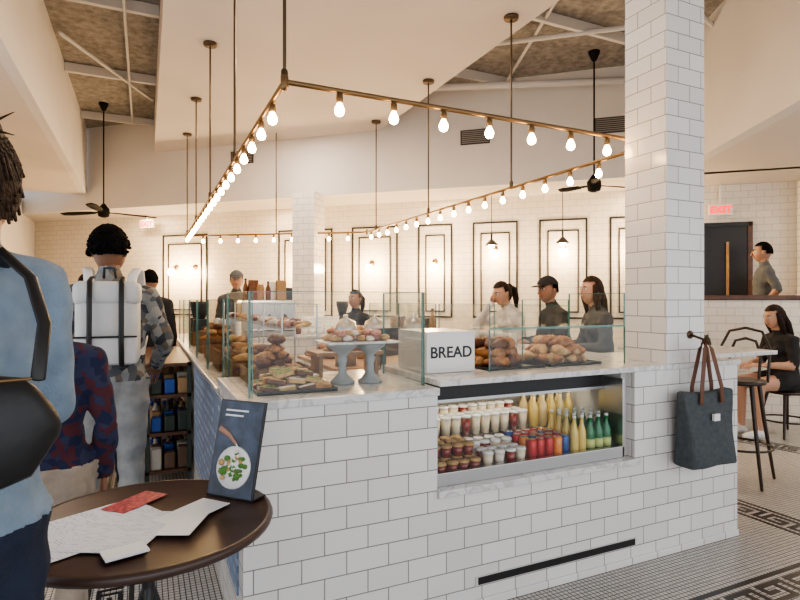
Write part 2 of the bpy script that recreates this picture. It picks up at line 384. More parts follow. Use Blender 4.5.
def tray(name,x0,x1,y0,y1,z,mat,h=.015):
    bm=bmesh.new(); abox(bm,x0,x1,y0,y1,z,z+.005)
    for a in ((x0,x1,y0,y0+.006),(x0,x1,y1-.006,y1),(x0,x0+.006,y0+.006,y1-.006),(x1-.006,x1,y0+.006,y1-.006)): abox(bm,*a,z+.005,z+h)
    return fin(name,bm,mat)
# front tray of topped bars, stacked in rows
tray('baking_tray',.44,.80,2.40,2.72,1.086,BLACK)
bm=bmesh.new()
for l in range(3):
    for i in range(4-l):
        for j in range(6-l):
            bar(bm,.495+i*.083+l*.04+U(-.008,.008),2.44+j*.048+l*.022,1.093+l*.030,.040,random.choice((0,0,1,2)),random.choice((3,3,4,5)),U(-14,14))
fin('topped_pastry_bars',bm,[PASTRY2,PASTRY,PASTRY3,PIST,PASTRY2,ICED])
tray('pastry_basket',.46,.78,2.78,3.02,1.086,WICK,.07); pile('cookie_pile',.52,.72,2.83,2.97,1.12,11,5,'bc',[PASTRY,PASTRY2,PASTRY3],.046)
bm=bmesh.new(); abox(bm,.82,1.2,2.80,3.02,1.20,1.22,bev=.003)
for x in (.84,1.16): abox(bm,x,x+.02,2.83,3.0,1.086,1.20)
fin('wooden_riser',bm,WOODL); pile('pastry_bars',.86,1.16,2.84,2.98,1.221,9,2,'s',[PASTRY,PASTRY2,BERRY],.035)
for x,y in ((.89,2.60),(1.03,2.58)):
    bm=bmesh.new(); lathe(bm,[(.06,0),(.062,.01),(.05,.022),(.022,.05),(.018,.09),(.026,.12),(.02,.14),(.05,.165),(.075,.185),(.078,.2)],(x,y,1.086),24); fin('cake_stand',bm,GREYC)
bm=bmesh.new(); abox(bm,.78,1.15,2.47,2.74,1.287,1.297,0,bev=.003); fin('serving_platter',bm,MARBLE); pile('scone_pile',.82,1.11,2.51,2.70,1.298,30,2,'br',[BERRY,ICED,PASTRY2,BERRY],.027)
tray('baking_tray',1.66,2.04,2.46,2.86,1.121,BLACK); pile('danish_pile',1.72,1.98,2.52,2.80,1.127,15,3,'c',[PASTRY,PASTRY3,PASTRY],.062)
tray('baking_tray',2.08,2.46,2.46,2.86,1.121,BLACK); pile('croissant_pile',2.14,2.40,2.52,2.80,1.127,14,3,'c',[PASTRY,PASTRY2],.062)
for i,y in enumerate((3.15,3.75,4.4,5.1,5.9)):
    tray('bread_basket',.44,.76,y,y+.42,1.031,WICK,.13); pile('bread_pile',.51,.69,y+.09,y+.33,1.08,8,(3,4,3,4,3)[i],('lb','c','sb','rl','b')[i],[PASTRY,PASTRY3,PASTRY2],.052)
e=empty('tiered_glass_shelf'); bm=bmesh.new()
for y in (3.18,3.72,4.36,5.02,5.75):
    for x in (.72,.93): tube(bm,[(x,y,1.031),(x,y,1.47)],.006,6)
fin('posts',bm,STEEL,e); bm=bmesh.new(); abox(bm,.70,.95,3.16,5.78,1.33,1.338); abox(bm,.70,.95,3.16,5.78,1.47,1.478); fin('shelves',bm,GLASS,e)
pile('shelf_pastries',.76,.90,3.2,5.7,1.339,70,1,'brcs',[PASTRY,ICED,BERRY,PASTRY3,PASTRY2],.036)
# bread sign box
e=empty('bread_sign'); box('sign_box',1.31,1.60,2.50,2.85,1.121,1.335,WHITE,e,.003)
tx=bpy.data.curves.new('bread_text','FONT'); tx.body='BREAD'; tx.size=.082; tx.align_x='CENTER'; tx.extrude=.001; tx.offset=.0012
to=bpy.data.objects.new('lettering',tx); COL.objects.link(to); to.data.materials.append(BLACK); to.location=(1.455,2.498,1.20); to.rotation_euler=(90*D2R,0,0); to.parent=e
# equipment inside
e=empty('espresso_machine'); bm=bmesh.new(); abox(bm,1.1,1.8,7.1,7.5,1.10,1.50,bev=.03); abox(bm,1.12,1.78,7.05,7.5,1.04,1.10)
for x in (1.14,1.76): abox(bm,x-.02,x+.02,7.1,7.5,1.031,1.05)
fin('body',bm,STEEL,e); bm=bmesh.new()
for x in (1.25,1.45,1.65): tube(bm,[(x,7.1,1.3),(x,7.04,1.27),(x,6.95,1.26)],.018)
fin('group_handles',bm,BLACK,e)
bm=bmesh.new()
for i in range(5):
    for k in range(4): lathe(bm,[(.035,0),(.045,.10)],(1.95+i*.11,7.25,1.031+k*.05),12)
fin('cup_stacks',bm,WHITE)
for x,y,z,nm in ((.58,6.7,1.031,'coffee_grinder'),(.6,7.4,1.031,'coffee_grinder'),(2.55,7.45,1.031,'coffee_grinder')):
    bm=bmesh.new(); abox(bm,x-.08,x+.08,y-.1,y+.1,z,z+.25,bev=.01); lathe(bm,[(.05,0),(.09,.16),(.09,.2)],(x,y,z+.25),14); fin(nm,bm,DARK)
e=empty('work_table'); box('top',1.35,2.3,4.1,5.3,.93,.96,WOODL,e); box('base',1.4,2.25,4.15,5.25,0,.93,STEEL,e)
bm=bmesh.new()
for (x,y) in ((1.5,4.3),(1.75,4.28),(2.15,4.35)): lathe(bm,[(.09,0),(.095,.3),(.08,.36),(.02,.39),(.02,.42)],(x,y,.961),16,0)
fin('coffee_urns',bm,STEEL)
pile('loaf_pile',1.5,2.1,4.75,5.15,.961,14,4,'l',[PASTRY,PASTRY2,PASTRY3],.075)
CLM=[DARK,WHITE,WOODL,STEEL,M('kraft_paper',(.35,.22,.11),.8),PASTRY3]
def clutter(name,x0,x1,y0,y1,z,n):
    bm=bmesh.new()
    for i in range(n):
        x=x0+(x1-x0)*(i+.5)/n if (x1-x0)>(y1-y0) else U(x0,x1); y=y0+(y1-y0)*(i+.5)/n if (x1-x0)<=(y1-y0) else U(y0,y1)
        k=random.randrange(4); mi=random.randrange(6)
        if k==0: bottle(bm,x,y,z,U(.22,.34),.035,mi,0)
        elif k==1: lathe(bm,[(.05,0),(.055,.02),(.055,.16),(.045,.18),(.05,.20)],(x,y,z),12,mi)
        elif k==2: abox(bm,x-.06,x+.06,y-.05,y+.05,z,z+U(.12,.3),mi,bev=.006)
        else:
            for q in range(4): lathe(bm,[(.032,0),(.042,.10)],(x,y,z+q*.045),10,1)
    return fin(name,bm,CLM)
clutter('bar_supplies',.84,.91,6.0,8.1,1.031,12); clutter('bar_supplies',2.85,3.1,5.2,6.9,1.091,7); clutter('bar_supplies',1.85,2.4,7.4,7.55,1.031,4); clutter('bar_supplies',1.15,1.75,7.2,7.4,1.501,7)
e=empty('register_screen',(1.55,3.6,0),15*D2R)
box('cabinet',-.2,.25,-.2,.2,0,1.0,WOODL,e,.005); bm=bmesh.new(); abox(bm,-.13,.13,-.01,.01,1.1,1.3,bev=.004); abox(bm,-.02,.02,.01,.03,1.02,1.2); abox(bm,-.08,.08,-.05,.08,1.0,1.015); fin('tablet',bm,DARK,e)
bm=bmesh.new(); cup(bm,2.95,4.6,1.091,.13,.042,1); cup(bm,3.0,4.05,1.091,.13,.042,1); fin('takeaway_cups',bm,[WHITE,WHITE])
# ---------------------------------------------------------------- rack on the queue side
e=empty('retail_shelf_rack')
DG=M('dark_green_paint',(.035,.05,.04),.5)
bm=bmesh.new()
for x in (.0,.31):
    for y in (4.75,6.46): abox(bm,x,x+.03,y,y+.03,0,1.0)
for z in (.12,.42,.72,.97): abox(bm,.0,.34,4.75,6.49,z,z+.025,1)
fin('frame',bm,[DG,WOOD],e)
bm=bmesh.new()
for z in (.146,.446,.746):
    for k in range(13):
        y=4.82+k*.13
        for x in (.08,.18,.28):
            mi=random.randrange(6)
            if (k+int(z*10))%3==0: bottle(bm,x,y,z,.20,.035,mi,3,10)
            else: abox(bm,x-.04,x+.04,y-.05,y+.05,z,z+U(.11,.18),mi,bev=.012)
fin('packaged_goods',bm,[WOODL,M('pack_white',(.45,.42,.36),.6),DG,M('pack_brown',(.12,.07,.045),.5),M('pack_tan',(.35,.22,.11),.7),BLUEC],e)
# ---------------------------------------------------------------- light rail
e=empty('pipe_light_fixture')
ZR=2.56; X0,X1,Y0,Y1=.615,3.14,2.66,9.75
bm=bmesh.new()
for a,b in (((X0,Y0),(X1,Y0)),((X1,Y0),(X1,8.0)),((X0,Y0),(X0,Y1)),): tube(bm,[(*a,ZR),(*b,ZR)],.014,8)
tube(bm,[(X0,Y1,ZR),(X1,8.0,ZR)],.014,8)
for p in ((X0,Y0),(X0,Y1),(X1,8.0)): tube(bm,[(p[0],p[1],ZR-.025),(p[0],p[1],ZR+.025)],.02,8)
fin('pipe_frame',bm,BRASS,e)
bm=bmesh.new(); bb=bmesh.new()
def bulb(x,y):
    lathe(bm,[(.010,-.012),(.017,-.02),(.019,-.055),(.014,-.062)],(x,y,ZR),10)
    lathe(bb,[(.010,-.060),(.016,-.072),(.024,-.090),(.026,-.103),(.020,-.120),(.006,-.128)],(x,y,ZR),12)
x=X0+.28
while x<X1-.05: bulb(x,Y0); x+=.302
y=Y0+.28
while y<Y1: bulb(X0,y); y+=.31
y=Y0+.2
while y<8.0: bulb(X1,y); y+=.31
for k in range(1,10):
    t=k/10; bulb(X0+(X1-X0)*t,Y1+(8.0-Y1)*t)
fin('sockets',bm,BRASS,e); fin('light_bulbs',bb,BULB,e)
bm=bmesh.new()
for x,ys in ((X0,(Y0,4.3,6.02,7.75,9.45)),(X1-.01,(4.26,5.93,7.6))):
    for y in ys:
        zt=4.17
        tube(bm,[(x,y,ZR),(x,y,zt-.01)],.009,8); lathe(bm,[(.065,-.03),(.07,-.015),(.07,0)],(x,y,zt),18)
        tube(bm,[(x,y,ZR),(x,y,ZR+.05)],.018,8)
tube(bm,[(1.9,8.8,ZR),(1.9,8.8,4.17)],.009,8)
fin('hanging_rods',bm,BRONZE,e)
# ---------------------------------------------------------------- ceiling fans
def fan(x,y,z,zt,r,a0):
    e=empty('ceiling_fan',(x,y,0)); bm=bmesh.new()
    tube(bm,[(0,0,z+.1),(0,0,zt-.02)],.011,8); lathe(bm,[(.03,-.12),(.07,-.03),(.075,0)],(0,0,zt),16)
    lathe(bm,[(.03,-.09),(.08,-.07),(.09,-.02),(.09,.05),(.05,.1),(.025,.14)],(0,0,z),18)
    for k in range(3):
        m=TR(0,0,z)@RZ(a0+120*k)@Matrix.Rotation(16*D2R,4,'X')
        abox(bm,.07,.22,-.02,.02,-.006,.006,0,m)
        tube(bm,[(.2,0,0),(.4,0,0),(r*.8,0,0),(r,0,0)],[.05,.065,.07,.05],8,0,lat=(0,1,0),flat=.14,mat4=m)
    fin('motor_and_blades',bm,M('fan_black',(.008,.007,.007),.7,spec=.2),e)
fan(-.62,10.3,2.95,4.75,.85,20); fan(5.33,5.46,3.0,4.75,.5,-10)
for s,n,z in ((-8.05,9.0,3.02),(2.12,9.12,2.83)):
    p=op(n,s); e=empty('exit_sign',(p.x,p.y,0),ANG); box('housing',-.16,.16,-.02,.02,z-.08,z+.08,WHITE,e)
    t=bpy.data.curves.new('exit_text','FONT'); t.body='EXIT'; t.size=.14; t.align_x='CENTER'; t.extrude=.003; t.offset=.005
    o=bpy.data.objects.new('letters',t); COL.objects.link(o); o.data.materials.append(RED); o.location=(0,-.024,z-.05); o.rotation_euler=(90*D2R,0,0); o.parent=e
    box('hanger',-.01,.01,-.01,.01,z+.08,3.2,WHITE,e)
# right rear area
obl('half_wall',7.9,1.2,4.6,0,1.5,.12,TILEB)
bm=bmesh.new(); abox(bm,1.18,4.62,-.03,.15,1.5,1.56,bev=.01); fin('half_wall_rail',bm,WOOD,loc=(ND.x*7.9,ND.y*7.9,0),rz=ANG)
bm=bmesh.new(); abox(bm,1.2,4.6,.12,1.28,0,.35); fin('floor_platform',bm,FLOOR,loc=(ND.x*7.9,ND.y*7.9,0),rz=ANG)
e=empty('door_1',(ND.x*NB,ND.y*NB,0),ANG); box('slab',1.95,2.48,-.04,-.005,.35,2.58,BLACK,e); box('jamb_1',1.89,1.95,-.06,0,.35,2.64,BLACK,e); box('jamb_2',2.48,2.54,-.06,0,.35,2.64,WOOD,e); box('head',1.89,2.54,-.06,0,2.58,2.64,BLACK,e); box('pull_handle',2.20,2.23,-.08,-.05,1.0,2.35,WOODL,e)
obl('tiled_pier',8.75,3.1,3.7,.35,3.19,.43,TILE)
# ---------------------------------------------------------------- floor meander borders
KEY=["11111111","00000000","11111110","10000010","10111010","10100010","10111111","00000000","11111111"]
BM_=M('black_mosaic',(.02,.02,.022),.3)
def meander(name,x0,y0,L,cell,rz):
    bm=bmesh.new(); n=int(L/(8*cell))
    for u in range(n):
        for j,row in enumerate(KEY):
            i=0
            while i<8:
                if row[i]=='1':
                    k=i
                    while k<8 and row[k]=='1': k+=1
                    abox(bm,(u*8+i)*cell,(u*8+k)*cell,j*cell,(j+1)*cell,.0005,.0018); i=k
                else: i+=1
    fin(name,bm,BM_,loc=(x0,y0,0),rz=rz)
meander('floor_border_tiles',.9,1.62,8.4,.03,0)
meander('floor_border_tiles',4.05,1.95,5.0,.03,90*D2R)
meander('floor_border_tiles',6.6,.2,7.0,.03,100*D2R)
meander('floor_border_tiles',.18,1.1,1.2,.025,90*D2R)
meander('floor_border_tiles',-.05,2.6,7.5,.025,90*D2R)

# ---------------------------------------------------------------- bar shelf, stool, tote
e=empty('standing_bar'); box('slab',3.47,4.22,2.50,3.3,1.10,1.13,MARBLE,e,.004); box('bracket',3.47,4.1,2.86,2.92,1.04,1.10,BLACK,e); box('post',3.70,3.76,2.86,2.92,0,1.04,BLACK,e); box('foot',3.55,3.9,2.7,3.1,0,.02,BLACK,e)
BW=M('bentwood_dark',(.03,.017,.012),.35)
def stool(name,x,y,seat,rz,back=True):
    e=empty(name,(x,y,0),rz); bm=bmesh.new()
    lathe(bm,[(.17,seat-.035),(.195,seat-.03),(.2,seat-.01),(.19,seat),(.1,seat-.006)],n=24)
    for sx,sy in ((1,1),(-1,1),(1,-1),(-1,-1)):
        tube(bm,[(sx*.12,sy*.12,seat-.03),(sx*.15,sy*.15,seat*.6),(sx*.21,sy*.21,.012)],[.018,.016,.012],8)
    zz=seat*.35; q=.185
    tube(bm,[(math.cos(a*math.pi/12)*q*1.32,math.sin(a*math.pi/12)*q*1.32,zz) for a in range(25)],.01,6,cap=False)
    if back:
        for rr,hh in ((.175,.42),(.11,.33)):
            tube(bm,[(-rr,-.16,seat-.02),(-rr*1.05,-.2,seat+hh*.6),(-rr*.7,-.22,seat+hh*.93),(0,-.225,seat+hh),(rr*.7,-.22,seat+hh*.93),(rr*1.05,-.2,seat+hh*.6),(rr,-.16,seat-.02)],.012,8)
    fin('bentwood_frame',bm,BW,e); return e
stool('bar_stool',4.50,2.98,.84,110*D2R)
for x,y in ((3.80,5.0),(3.80,4.35),(3.80,3.74)): stool('bar_stool',x,y,.80,90*D2R,False)
e=empty('tote_bag'); bm=bmesh.new()
abox(bm,-.20,.20,-.05,.05,-.44,0,0,bev=.02)
bmesh.ops.subdivide_edges(bm,edges=bm.edges[:],cuts=4,use_grid_fill=True)
for v in bm.verts:
    t=(v.co.z+.44)/.44; v.co.x*=.94+.10*t; v.co.y*=1.5-.9*t
    v.co.y+=.008*math.sin(v.co.x*24+v.co.z*13)*(1 if v.co.y<0 else .3)
    if v.co.z>-.1: v.co.z+=-.014*math.cos(v.co.x*9)
DEN=M('grey_denim_cloth',(.075,.085,.092),.95,noise=.15,nscale=40,bump=.4,bscale=200)
LEA=M('tan_leather',(.13,.048,.025),.5)
fin('bag_body',bm,DEN,e,smooth=True)
bm=bmesh.new()
for y in (-.045,.02): tube(bm,[(-.09,y,-.07),(-.085,y,.02),(-.03,y*.5,.24),(0,0,.30),(.03,y*.5,.24),(.085,y,.02),(.09,y,-.07)],.018,8,flat=.25,lat=(1,0,0))
fin('straps',bm,LEA,e); box('label',-.02,.03,-.075,-.06,-.17,-.13,WHITE,e); e.location=(3.00,2.19,.97)
bm=bmesh.new(); tube(bm,[(3.0,2.288,1.29),(3.0,2.19,1.265),(3.0,2.175,1.29)],.008,8); lathe(bm,[(.025,0),(.025,.006)],mat4=TR(3.0,2.289,1.29)@Matrix.Rotation(90*D2R,4,'X')); fin('coat_hook',bm,BRONZE)

# ---------------------------------------------------------------- bistro table
TX,TY,TZ=.01,1.94,.80
e=empty('bistro_table',(TX,TY,0)); bm=bmesh.new()
lathe(bm,[(.36,TZ-.03),(.385,TZ-.026),(.39,TZ-.012),(.385,TZ),(.372,TZ+.0015),(.370,TZ-.002),(.02,TZ-.002)],n=48); fin('round_top',bm,M('dark_brown_top',(.06,.034,.026),.35,noise=.15,nscale=6),e,smooth=True)
bm=bmesh.new(); tube(bm,[(0,0,.28),(0,0,TZ-.03)],.02); lathe(bm,[(.1,TZ-.045),(.1,TZ-.03)])
for k in range(3):
    a=k*120*D2R+.5; c_,s_=math.cos(a),math.sin(a)
    tube(bm,[(0,0,TZ-.2),(c_*.05,s_*.05,.45),(c_*.05,s_*.05,.33),(c_*.16,s_*.16,.14),(c_*.27,s_*.27,.015)],.014)
fin('iron_base',bm,BLACK,e)
def sheet(name,cx,cy,w,h,rz,z,mat,th=.0015):
    bm=bmesh.new(); abox(bm,-w/2,w/2,-h/2,h/2,0,th); return fin(name,bm,mat,loc=(cx,cy,z),rz=rz*D2R)
z=TZ+.002
sheet('paper_menu',-.14,1.93,.30,.38,-62,z,MENU)
sheet('paper_menu',-.06,1.86,.24,.30,-28,z+.002,MENU)
sheet('red_menu_card',-.03,2.10,.10,.19,-46,z+.004,M('red_print',(.42,.07,.08),.5,noise=.6,nscale=60))
sheet('paper_sheet',.14,1.92,.12,.22,-50,z+.004,PAPER); sheet('paper_sheet',.11,1.83,.10,.18,-25,z+.006,PAPER); sheet('folded_flyer',-.05,1.69,.11,.07,15,z+.004,PAPER,.006)
e=empty('tabletop_menu_stand',(.27,2.01,TZ+.001),-48*D2R)
mt=Matrix.Rotation(-14*D2R,4,'X')
bm=bmesh.new(); abox(bm,-.10,.10,-.004,.004,.0,.34,0,mt); abox(bm,-.10,.10,-.005,.07,.0,.006,1)
abox(bm,-.094,.094,-.0055,-.004,.006,.334,2,mt)
lathe(bm,[(.075,0),(.072,.004)],mat4=mt@TR(.0,-.0055,.105)@Matrix.Rotation(90*D2R,4,'X'),n=24,mi=3)
for k in range(44):
    a=U(0,6.28); r=U(0,.055); ball(bm,(math.cos(a)*r,-.012,.105+math.sin(a)*r),(U(.006,.015),.004,U(.006,.012)),random.choice((4,4,4,5,6)),8,6,mt)
for k in range(2): abox(bm,-.07,.03-.02*k,-.007,-.0055,.30-.018*k,.306-.018*k,3,mt)
tube(bm,[(-.085,-.006,.235),(-.04,-.007,.215),(.0,-.008,.185)],[.013,.010,.006],8,7,mat4=mt,flat=.3,lat=(0,0,1)); tube(bm,[(.0,-.009,.185),(.03,-.009,.155)],.003,6,3,mat4=mt)
fin('menu_board',bm,[DARK,BLACK,M('photo_dark_blue',(.03,.045,.08),.3,noise=.7,nscale=16),WHITE,M('salad_green',(.08,.20,.03),.6),PASTRY2,M('egg_white',(.7,.7,.65),.5),M('photo_skin',(.35,.2,.14),.5)],e)

# ---------------------------------------------------------------- people
SK=M('skin_light',(.50,.29,.20),.55); SKT=M('skin_tan',(.36,.19,.12),.55); SKD=M('skin_brown',(.20,.10,.06),.55)
HB=M('hair_dark_brown',(.020,.011,.008),.65,noise=.4,nscale=60,bump=.6,bscale=120,spec=.2); HK=M('hair_black',(.005,.0045,.0045),.9,noise=.3,nscale=60,bump=1,bscale=90,spec=.1); HBR=M('hair_brown',(.035,.018,.011),.65,noise=.5,nscale=60,bump=.8,bscale=120,spec=.25)
EYE=M('eye_dark',(.01,.01,.01),.2); LIP=M('lip',(.35,.12,.1),.5); EW=M('eye_white',(.7,.7,.7),.3)
def V(*a): return Vector(a)
def person(name,loc,yaw,sc,cl,seat=None,foot=0,J=None,hair='short',sleeve='long',fem=False,vox=.016,headyaw=0,legskin=False,lean=0,cap=None,headpitch=0,bulk=1):
    """cl = (skin, top, bottom, shoes, hair)"""
    j=dict(pel=V(0,0,.96),wai=V(0,.0,1.09),che=V(0,0,1.27),sh=V(0,-.01,1.40),nec=V(0,-.01,1.46),hed=V(0,.015,1.62))
    hw=.09; sw=.155 if fem else .18
    for s,n in ((1,'R'),(-1,'L')):
        j['hip'+n]=V(s*hw,0,.93); j['kne'+n]=V(s*.105,.01,.50); j['ank'+n]=V(s*.11,-.03,.085); j['toe'+n]=V(s*.13,.13,.035)
        j['sho'+n]=V(s*sw,-.01,1.385); j['elb'+n]=V(s*(sw+.055),-.04,1.11); j['wri'+n]=V(s*(sw+.05),.05,.87)
    if seat is not None:
        seat/=sc; foot/=sc; d=seat+.10-.96
        for k in j:
            if k[:3] not in('kne','ank','toe'): j[k].z+=d
        for s,n in ((1,'R'),(-1,'L')):
            j['hip'+n]=V(s*hw,.03,seat+.10); j['kne'+n]=V(s*.12,.43,seat+.08); j['ank'+n]=V(s*.12,.40,foot+.085); j['toe'+n]=V(s*.13,.56,foot+.035)
            j['elb'+n]=V(s*(sw+.06),.10,1.13+d); j['wri'+n]=V(s*.10,.33,1.13+d)
    if lean:
        pv=j['pel'].copy(); rm=Matrix.Rotation(-lean*D2R,3,'X')
        for k in j:
            if k[:3] in('wai','che','sh','nec','hed','sho') or (k[:3] in ('elb','wri') and seat is None): j[k]=pv+rm@(j[k]-pv)
    if J:
        for k,v in J.items(): j[k]=V(*v)
    bm=bmesh.new(); segs=[]
    ta=.105 if fem else .115
    def T(p,r,tag,lat=None,flat=None):
        tube(bm,p,r,14,0,lat=lat,flat=flat)
        for i in range(len(p)-1): segs.append((Vector(p[i]),Vector(p[i+1]),r[i]*(.8 if flat else 1),r[i+1]*(.8 if flat else 1),tag))
    W=(.165,.135,.155,.145,.075) if fem else (.16,.15,.175,.165,.08)
    W=[w*(bulk if i<4 else 1) for i,w in enumerate(W)]
    T([j['pel']-V(0,0,.04),j['wai'],j['che'],j['sh'],j['nec']],list(W),1,lat=(1,0,0),flat=[.72,.74,.70,.6,.8])
    if fem:
        for s in (1,-1): tube(bm,[j['che']+V(s*.065,.08,.0),j['che']+V(s*.065,.10,.01)],[.055,.05],10)
    T([j['nec']-V(0,0,.02),j['hed']-V(0,.01,.06)],[.058,.052],0)
    bt=0 if legskin else 2
    for n in 'RL':
        T([j['hip'+n],(j['hip'+n]+j['kne'+n])/2],[ta-.005,ta-.022],2)
        T([(j['hip'+n]+j['kne'+n])/2,j['kne'+n]],[ta-.022,.066],bt)
        mid=j['kne'+n].lerp(j['ank'+n],.35)+V(0,-.012,0)
        lo=0 if not legskin else -.012
        T([j['kne'+n],mid,j['ank'+n]+V(0,0,.02)],[.066,.064+lo,.052+lo*1.5],bt)
        T([j['ank'+n]+V(0,0,-.03),j['toe'+n]],[.045,.037],3)
        tube(bm,[j['ank'+n]+V(0,-.035,-.045),j['toe'+n]],[.038,.036],8)
        T([j['sh']+(j['sho'+n]-j['sh'])*.5,j['sho'+n],j['sho'+n].lerp(j['elb'+n],.5)],[.07,.066*bulk,.056*bulk],1)
        T([j['sho'+n].lerp(j['elb'+n],.5),j['elb'+n]],[.056*bulk,.046*bulk],1 if sleeve!='none' else 0)
        fm=j['elb'+n].lerp(j['wri'+n],.35)
        k=1 if sleeve=='long' else 0
        T([j['elb'+n],fm,j['wri'+n]],[.046,.045 if k else .042,.036 if k else .028],k)
    tmp=bpy.data.meshes.new('tmp'); bm.to_mesh(tmp); bm.free()
    to=bpy.data.objects.new('tmp',tmp); COL.objects.link(to)
    md=to.modifiers.new('r','REMESH'); md.mode='VOXEL'; md.voxel_size=vox
    ms=to.modifiers.new('s','SMOOTH'); ms.factor=.5; ms.iterations=4
    dg=bpy.context.evaluated_depsgraph_get(); ev=to.evaluated_get(dg); me=bpy.data.meshes.new_from_object(ev)
    bpy.data.objects.remove(to); bm=bmesh.new(); bm.from_mesh(me); bpy.data.meshes.remove(me)
    for f in bm.faces:
        p=f.calc_center_median(); best=9;tg=1
        for a,b,ra,rb,tag in segs:
            ab=b-a; t=max(0,min(1,(p-a).dot(ab)/max(ab.length_squared,1e-9))); d=(p-(a+ab*t)).length-(ra+(rb-ra)*t)
            if d<best: best=d;tg=tag
        inarm=abs(p.x)>=.2 or (p.y>.15)
        if tg==1 and p.z<j['pel'].z-.02 and not inarm and seat is None: tg=2
        if tg==2 and p.z>j['pel'].z-.02: tg=1
        f.material_index=tg; f.smooth=True
    bm.normal_update()
    for v in bm.verts:
        w=math.sin(v.co.z*46+math.sin(v.co.x*21)*1.6+v.co.y*17)*math.sin(v.co.x*19+v.co.z*9)
        if v.link_faces and v.link_faces[0].material_index in(1,2):
            v.co+=v.normal*(.005*w+(.006 if v.link_faces[0].material_index==1 and v.co.z<j['wai'].z else 0))
    for s,n in ((1,'R'),(-1,'L')):
        w=j['wri'+n]; d=(w-j['elb'+n]).normalized()
        side=V(0,1,0) if abs(d.y)<.7 else V(-s,0,.2)
        side=(side-d*side.dot(d)).normalized(); nrm=d.cross(side).normalized()
        inn=nrm if nrm.x*s<0 else -nrm
        tube(bm,[w-d*.02,w+d*.03,w+d*.075,w+d*.09],[.024,.034,.042,.04],10,0,lat=side,flat=.42)
        for i,(o,L) in enumerate(((.031,.070),(.011,.080),(-.010,.074),(-.030,.058))):
            b=w+d*.088+side*o; tube(bm,[b,b+d*L*.45+inn*.006,b+d*L*.8+inn*.022,b+d*L*.95+inn*.04],[.0095,.009,.008,.0065],7,0)
        b=w+d*.03+side*.03; tube(bm,[b,b+side*.025+d*.02+inn*.012,b+side*.032+d*.05+inn*.02],[.013,.011,.009],7,0)
    hp=j['hed']; hm=TR(*hp)@RZ(headyaw)@Matrix.Rotation(headpitch*D2R,4,'X')
    hv=ball(bm,(0,0,0),(.078,.097,.120),0,28,20,None)
    for v in hv:
        c=v.co
        if c.z<0:
            t=min(1,-c.z/.12); c.x*=1-.28*t*t
            if c.y>0: c.y=c.y*(1-.05*t)+.012*t
            else: c.y*=1-.25*t
        if c.y>.05 and .0<c.z<.03: c.y-=.004
        if c.y>.06 and abs(c.x)<.012 and -.035<c.z<.03: c.y+=.006
        v.co=hm@c
    tube(bm,[(0,.094,.022),(0,.106,-.008),(0,.113,-.026)],[.007,.010,.013],8,0,mat4=hm)
    for s in (1,-1):
        ball(bm,(s*.030,.083,.018),(.013,.010,.008),6,10,8,hm); ball(bm,(s*.030,.0905,.018),(.006,.004,.006),5,8,6,hm)
        tube(bm,[(s*.016,.093,.034),(s*.030,.094,.039),(s*.044,.086,.034)],.0035,6,4,mat4=hm)
        ball(bm,(s*.080,-.005,0),(.009,.019,.030),0,10,8,hm)
    tube(bm,[(-.022,.094,-.052),(0,.101,-.050),(.022,.094,-.052)],[.003,.006,.003],6,8,mat4=hm)
    hs=ball(bm,(0,0,0),(1,1,1),4,28,20,None)
    kill=[]
    S=(.089,.108,.132) if hair!='curly' else (.10,.115,.145)
    for v in hs:
        c=v.co; front=c.y>.30 and c.z<.48; low=c.z<(-.25 if hair in('short','curly','capman') else -.6)
        ear=c.y>-.05 and c.z<.12
        if front or low or (ear and not(hair=='long')): kill.append(v)
        r=1+.02*math.sin(c.x*30+c.z*20)+(.03*math.sin(c.x*40)*math.sin(c.z*37) if hair=='curly' else 0)
        v.co=hm@Vector((c.x*S[0]*r,c.y*S[1]*r-.006,c.z*S[2]*r+.003))
    bmesh.ops.delete(bm,geom=kill,context='VERTS')
    if hair=='curly':
        for k in range(420):
            a=U(0,6.28); b=U(-.15,1.5); x,y,z_=math.cos(a)*math.cos(b),math.sin(a)*math.cos(b),math.sin(b)
            if y>.4 and z_<.5: continue
            ball(bm,(x*.099,y*.115-.006,z_*.140),(.010,.010,.009),4,6,4,hm)
    if hair=='long':
        tube(bm,[(0,-.055,.03),(0,-.085,-.08),(0,-.095,-.2),(0,-.085,-.28)],[.075,.088,.085,.04],14,4,lat=(1,0,0),flat=.55,mat4=hm)
        for s in (1,-1): tube(bm,[(s*.078,.02,.04),(s*.088,.015,-.06),(s*.082,-.01,-.18)],[.02,.028,.018],8,4,mat4=hm)
    if hair=='pony':
        ball(bm,(0,-.115,.05),(.035,.03,.035),4,10,8,hm); tube(bm,[(0,-.12,.05),(0,-.165,.01),(0,-.165,-.10),(0,-.14,-.2)],[.025,.036,.032,.012],10,4,mat4=hm)
    if hair=='bun':
        bv=ball(bm,(.0,-.105,.085),(.055,.048,.048),4,24,18,hm)
        for k in range(90):
            a=U(-3.0,-.1); z0_=U(-.085,.10); q=math.sqrt(max(.05,1-(z0_/.132)**2)); x,y=math.cos(a)*.090*q,math.sin(a)*.109*q-.006
            tube(bm,[(x,y,z0_),(x*.85,y*1.0-.006,z0_*.6+.045),(x*.3,-.125,.075+U(-.02,.02))],[.0035,.004,.003],5,4,mat4=hm)
        for k in range(26):
            a=U(0,6.28); x,zz=math.cos(a)*.05,.085+math.sin(a)*.045
            tube(bm,[(x*.6,-.14,.085+(zz-.085)*.6),(x,-.13,zz),(x*1.25+U(-.015,.015),-.12+U(-.02,.02),zz+(zz-.085)*.4+U(0,.02))],[.004,.003,.0008],5,4,mat4=hm)
        tube(bm,[(0,-.075,-.03),(.01,-.07,-.10)],[.06,.03],10,4,lat=(1,0,0),flat=.5,mat4=hm)
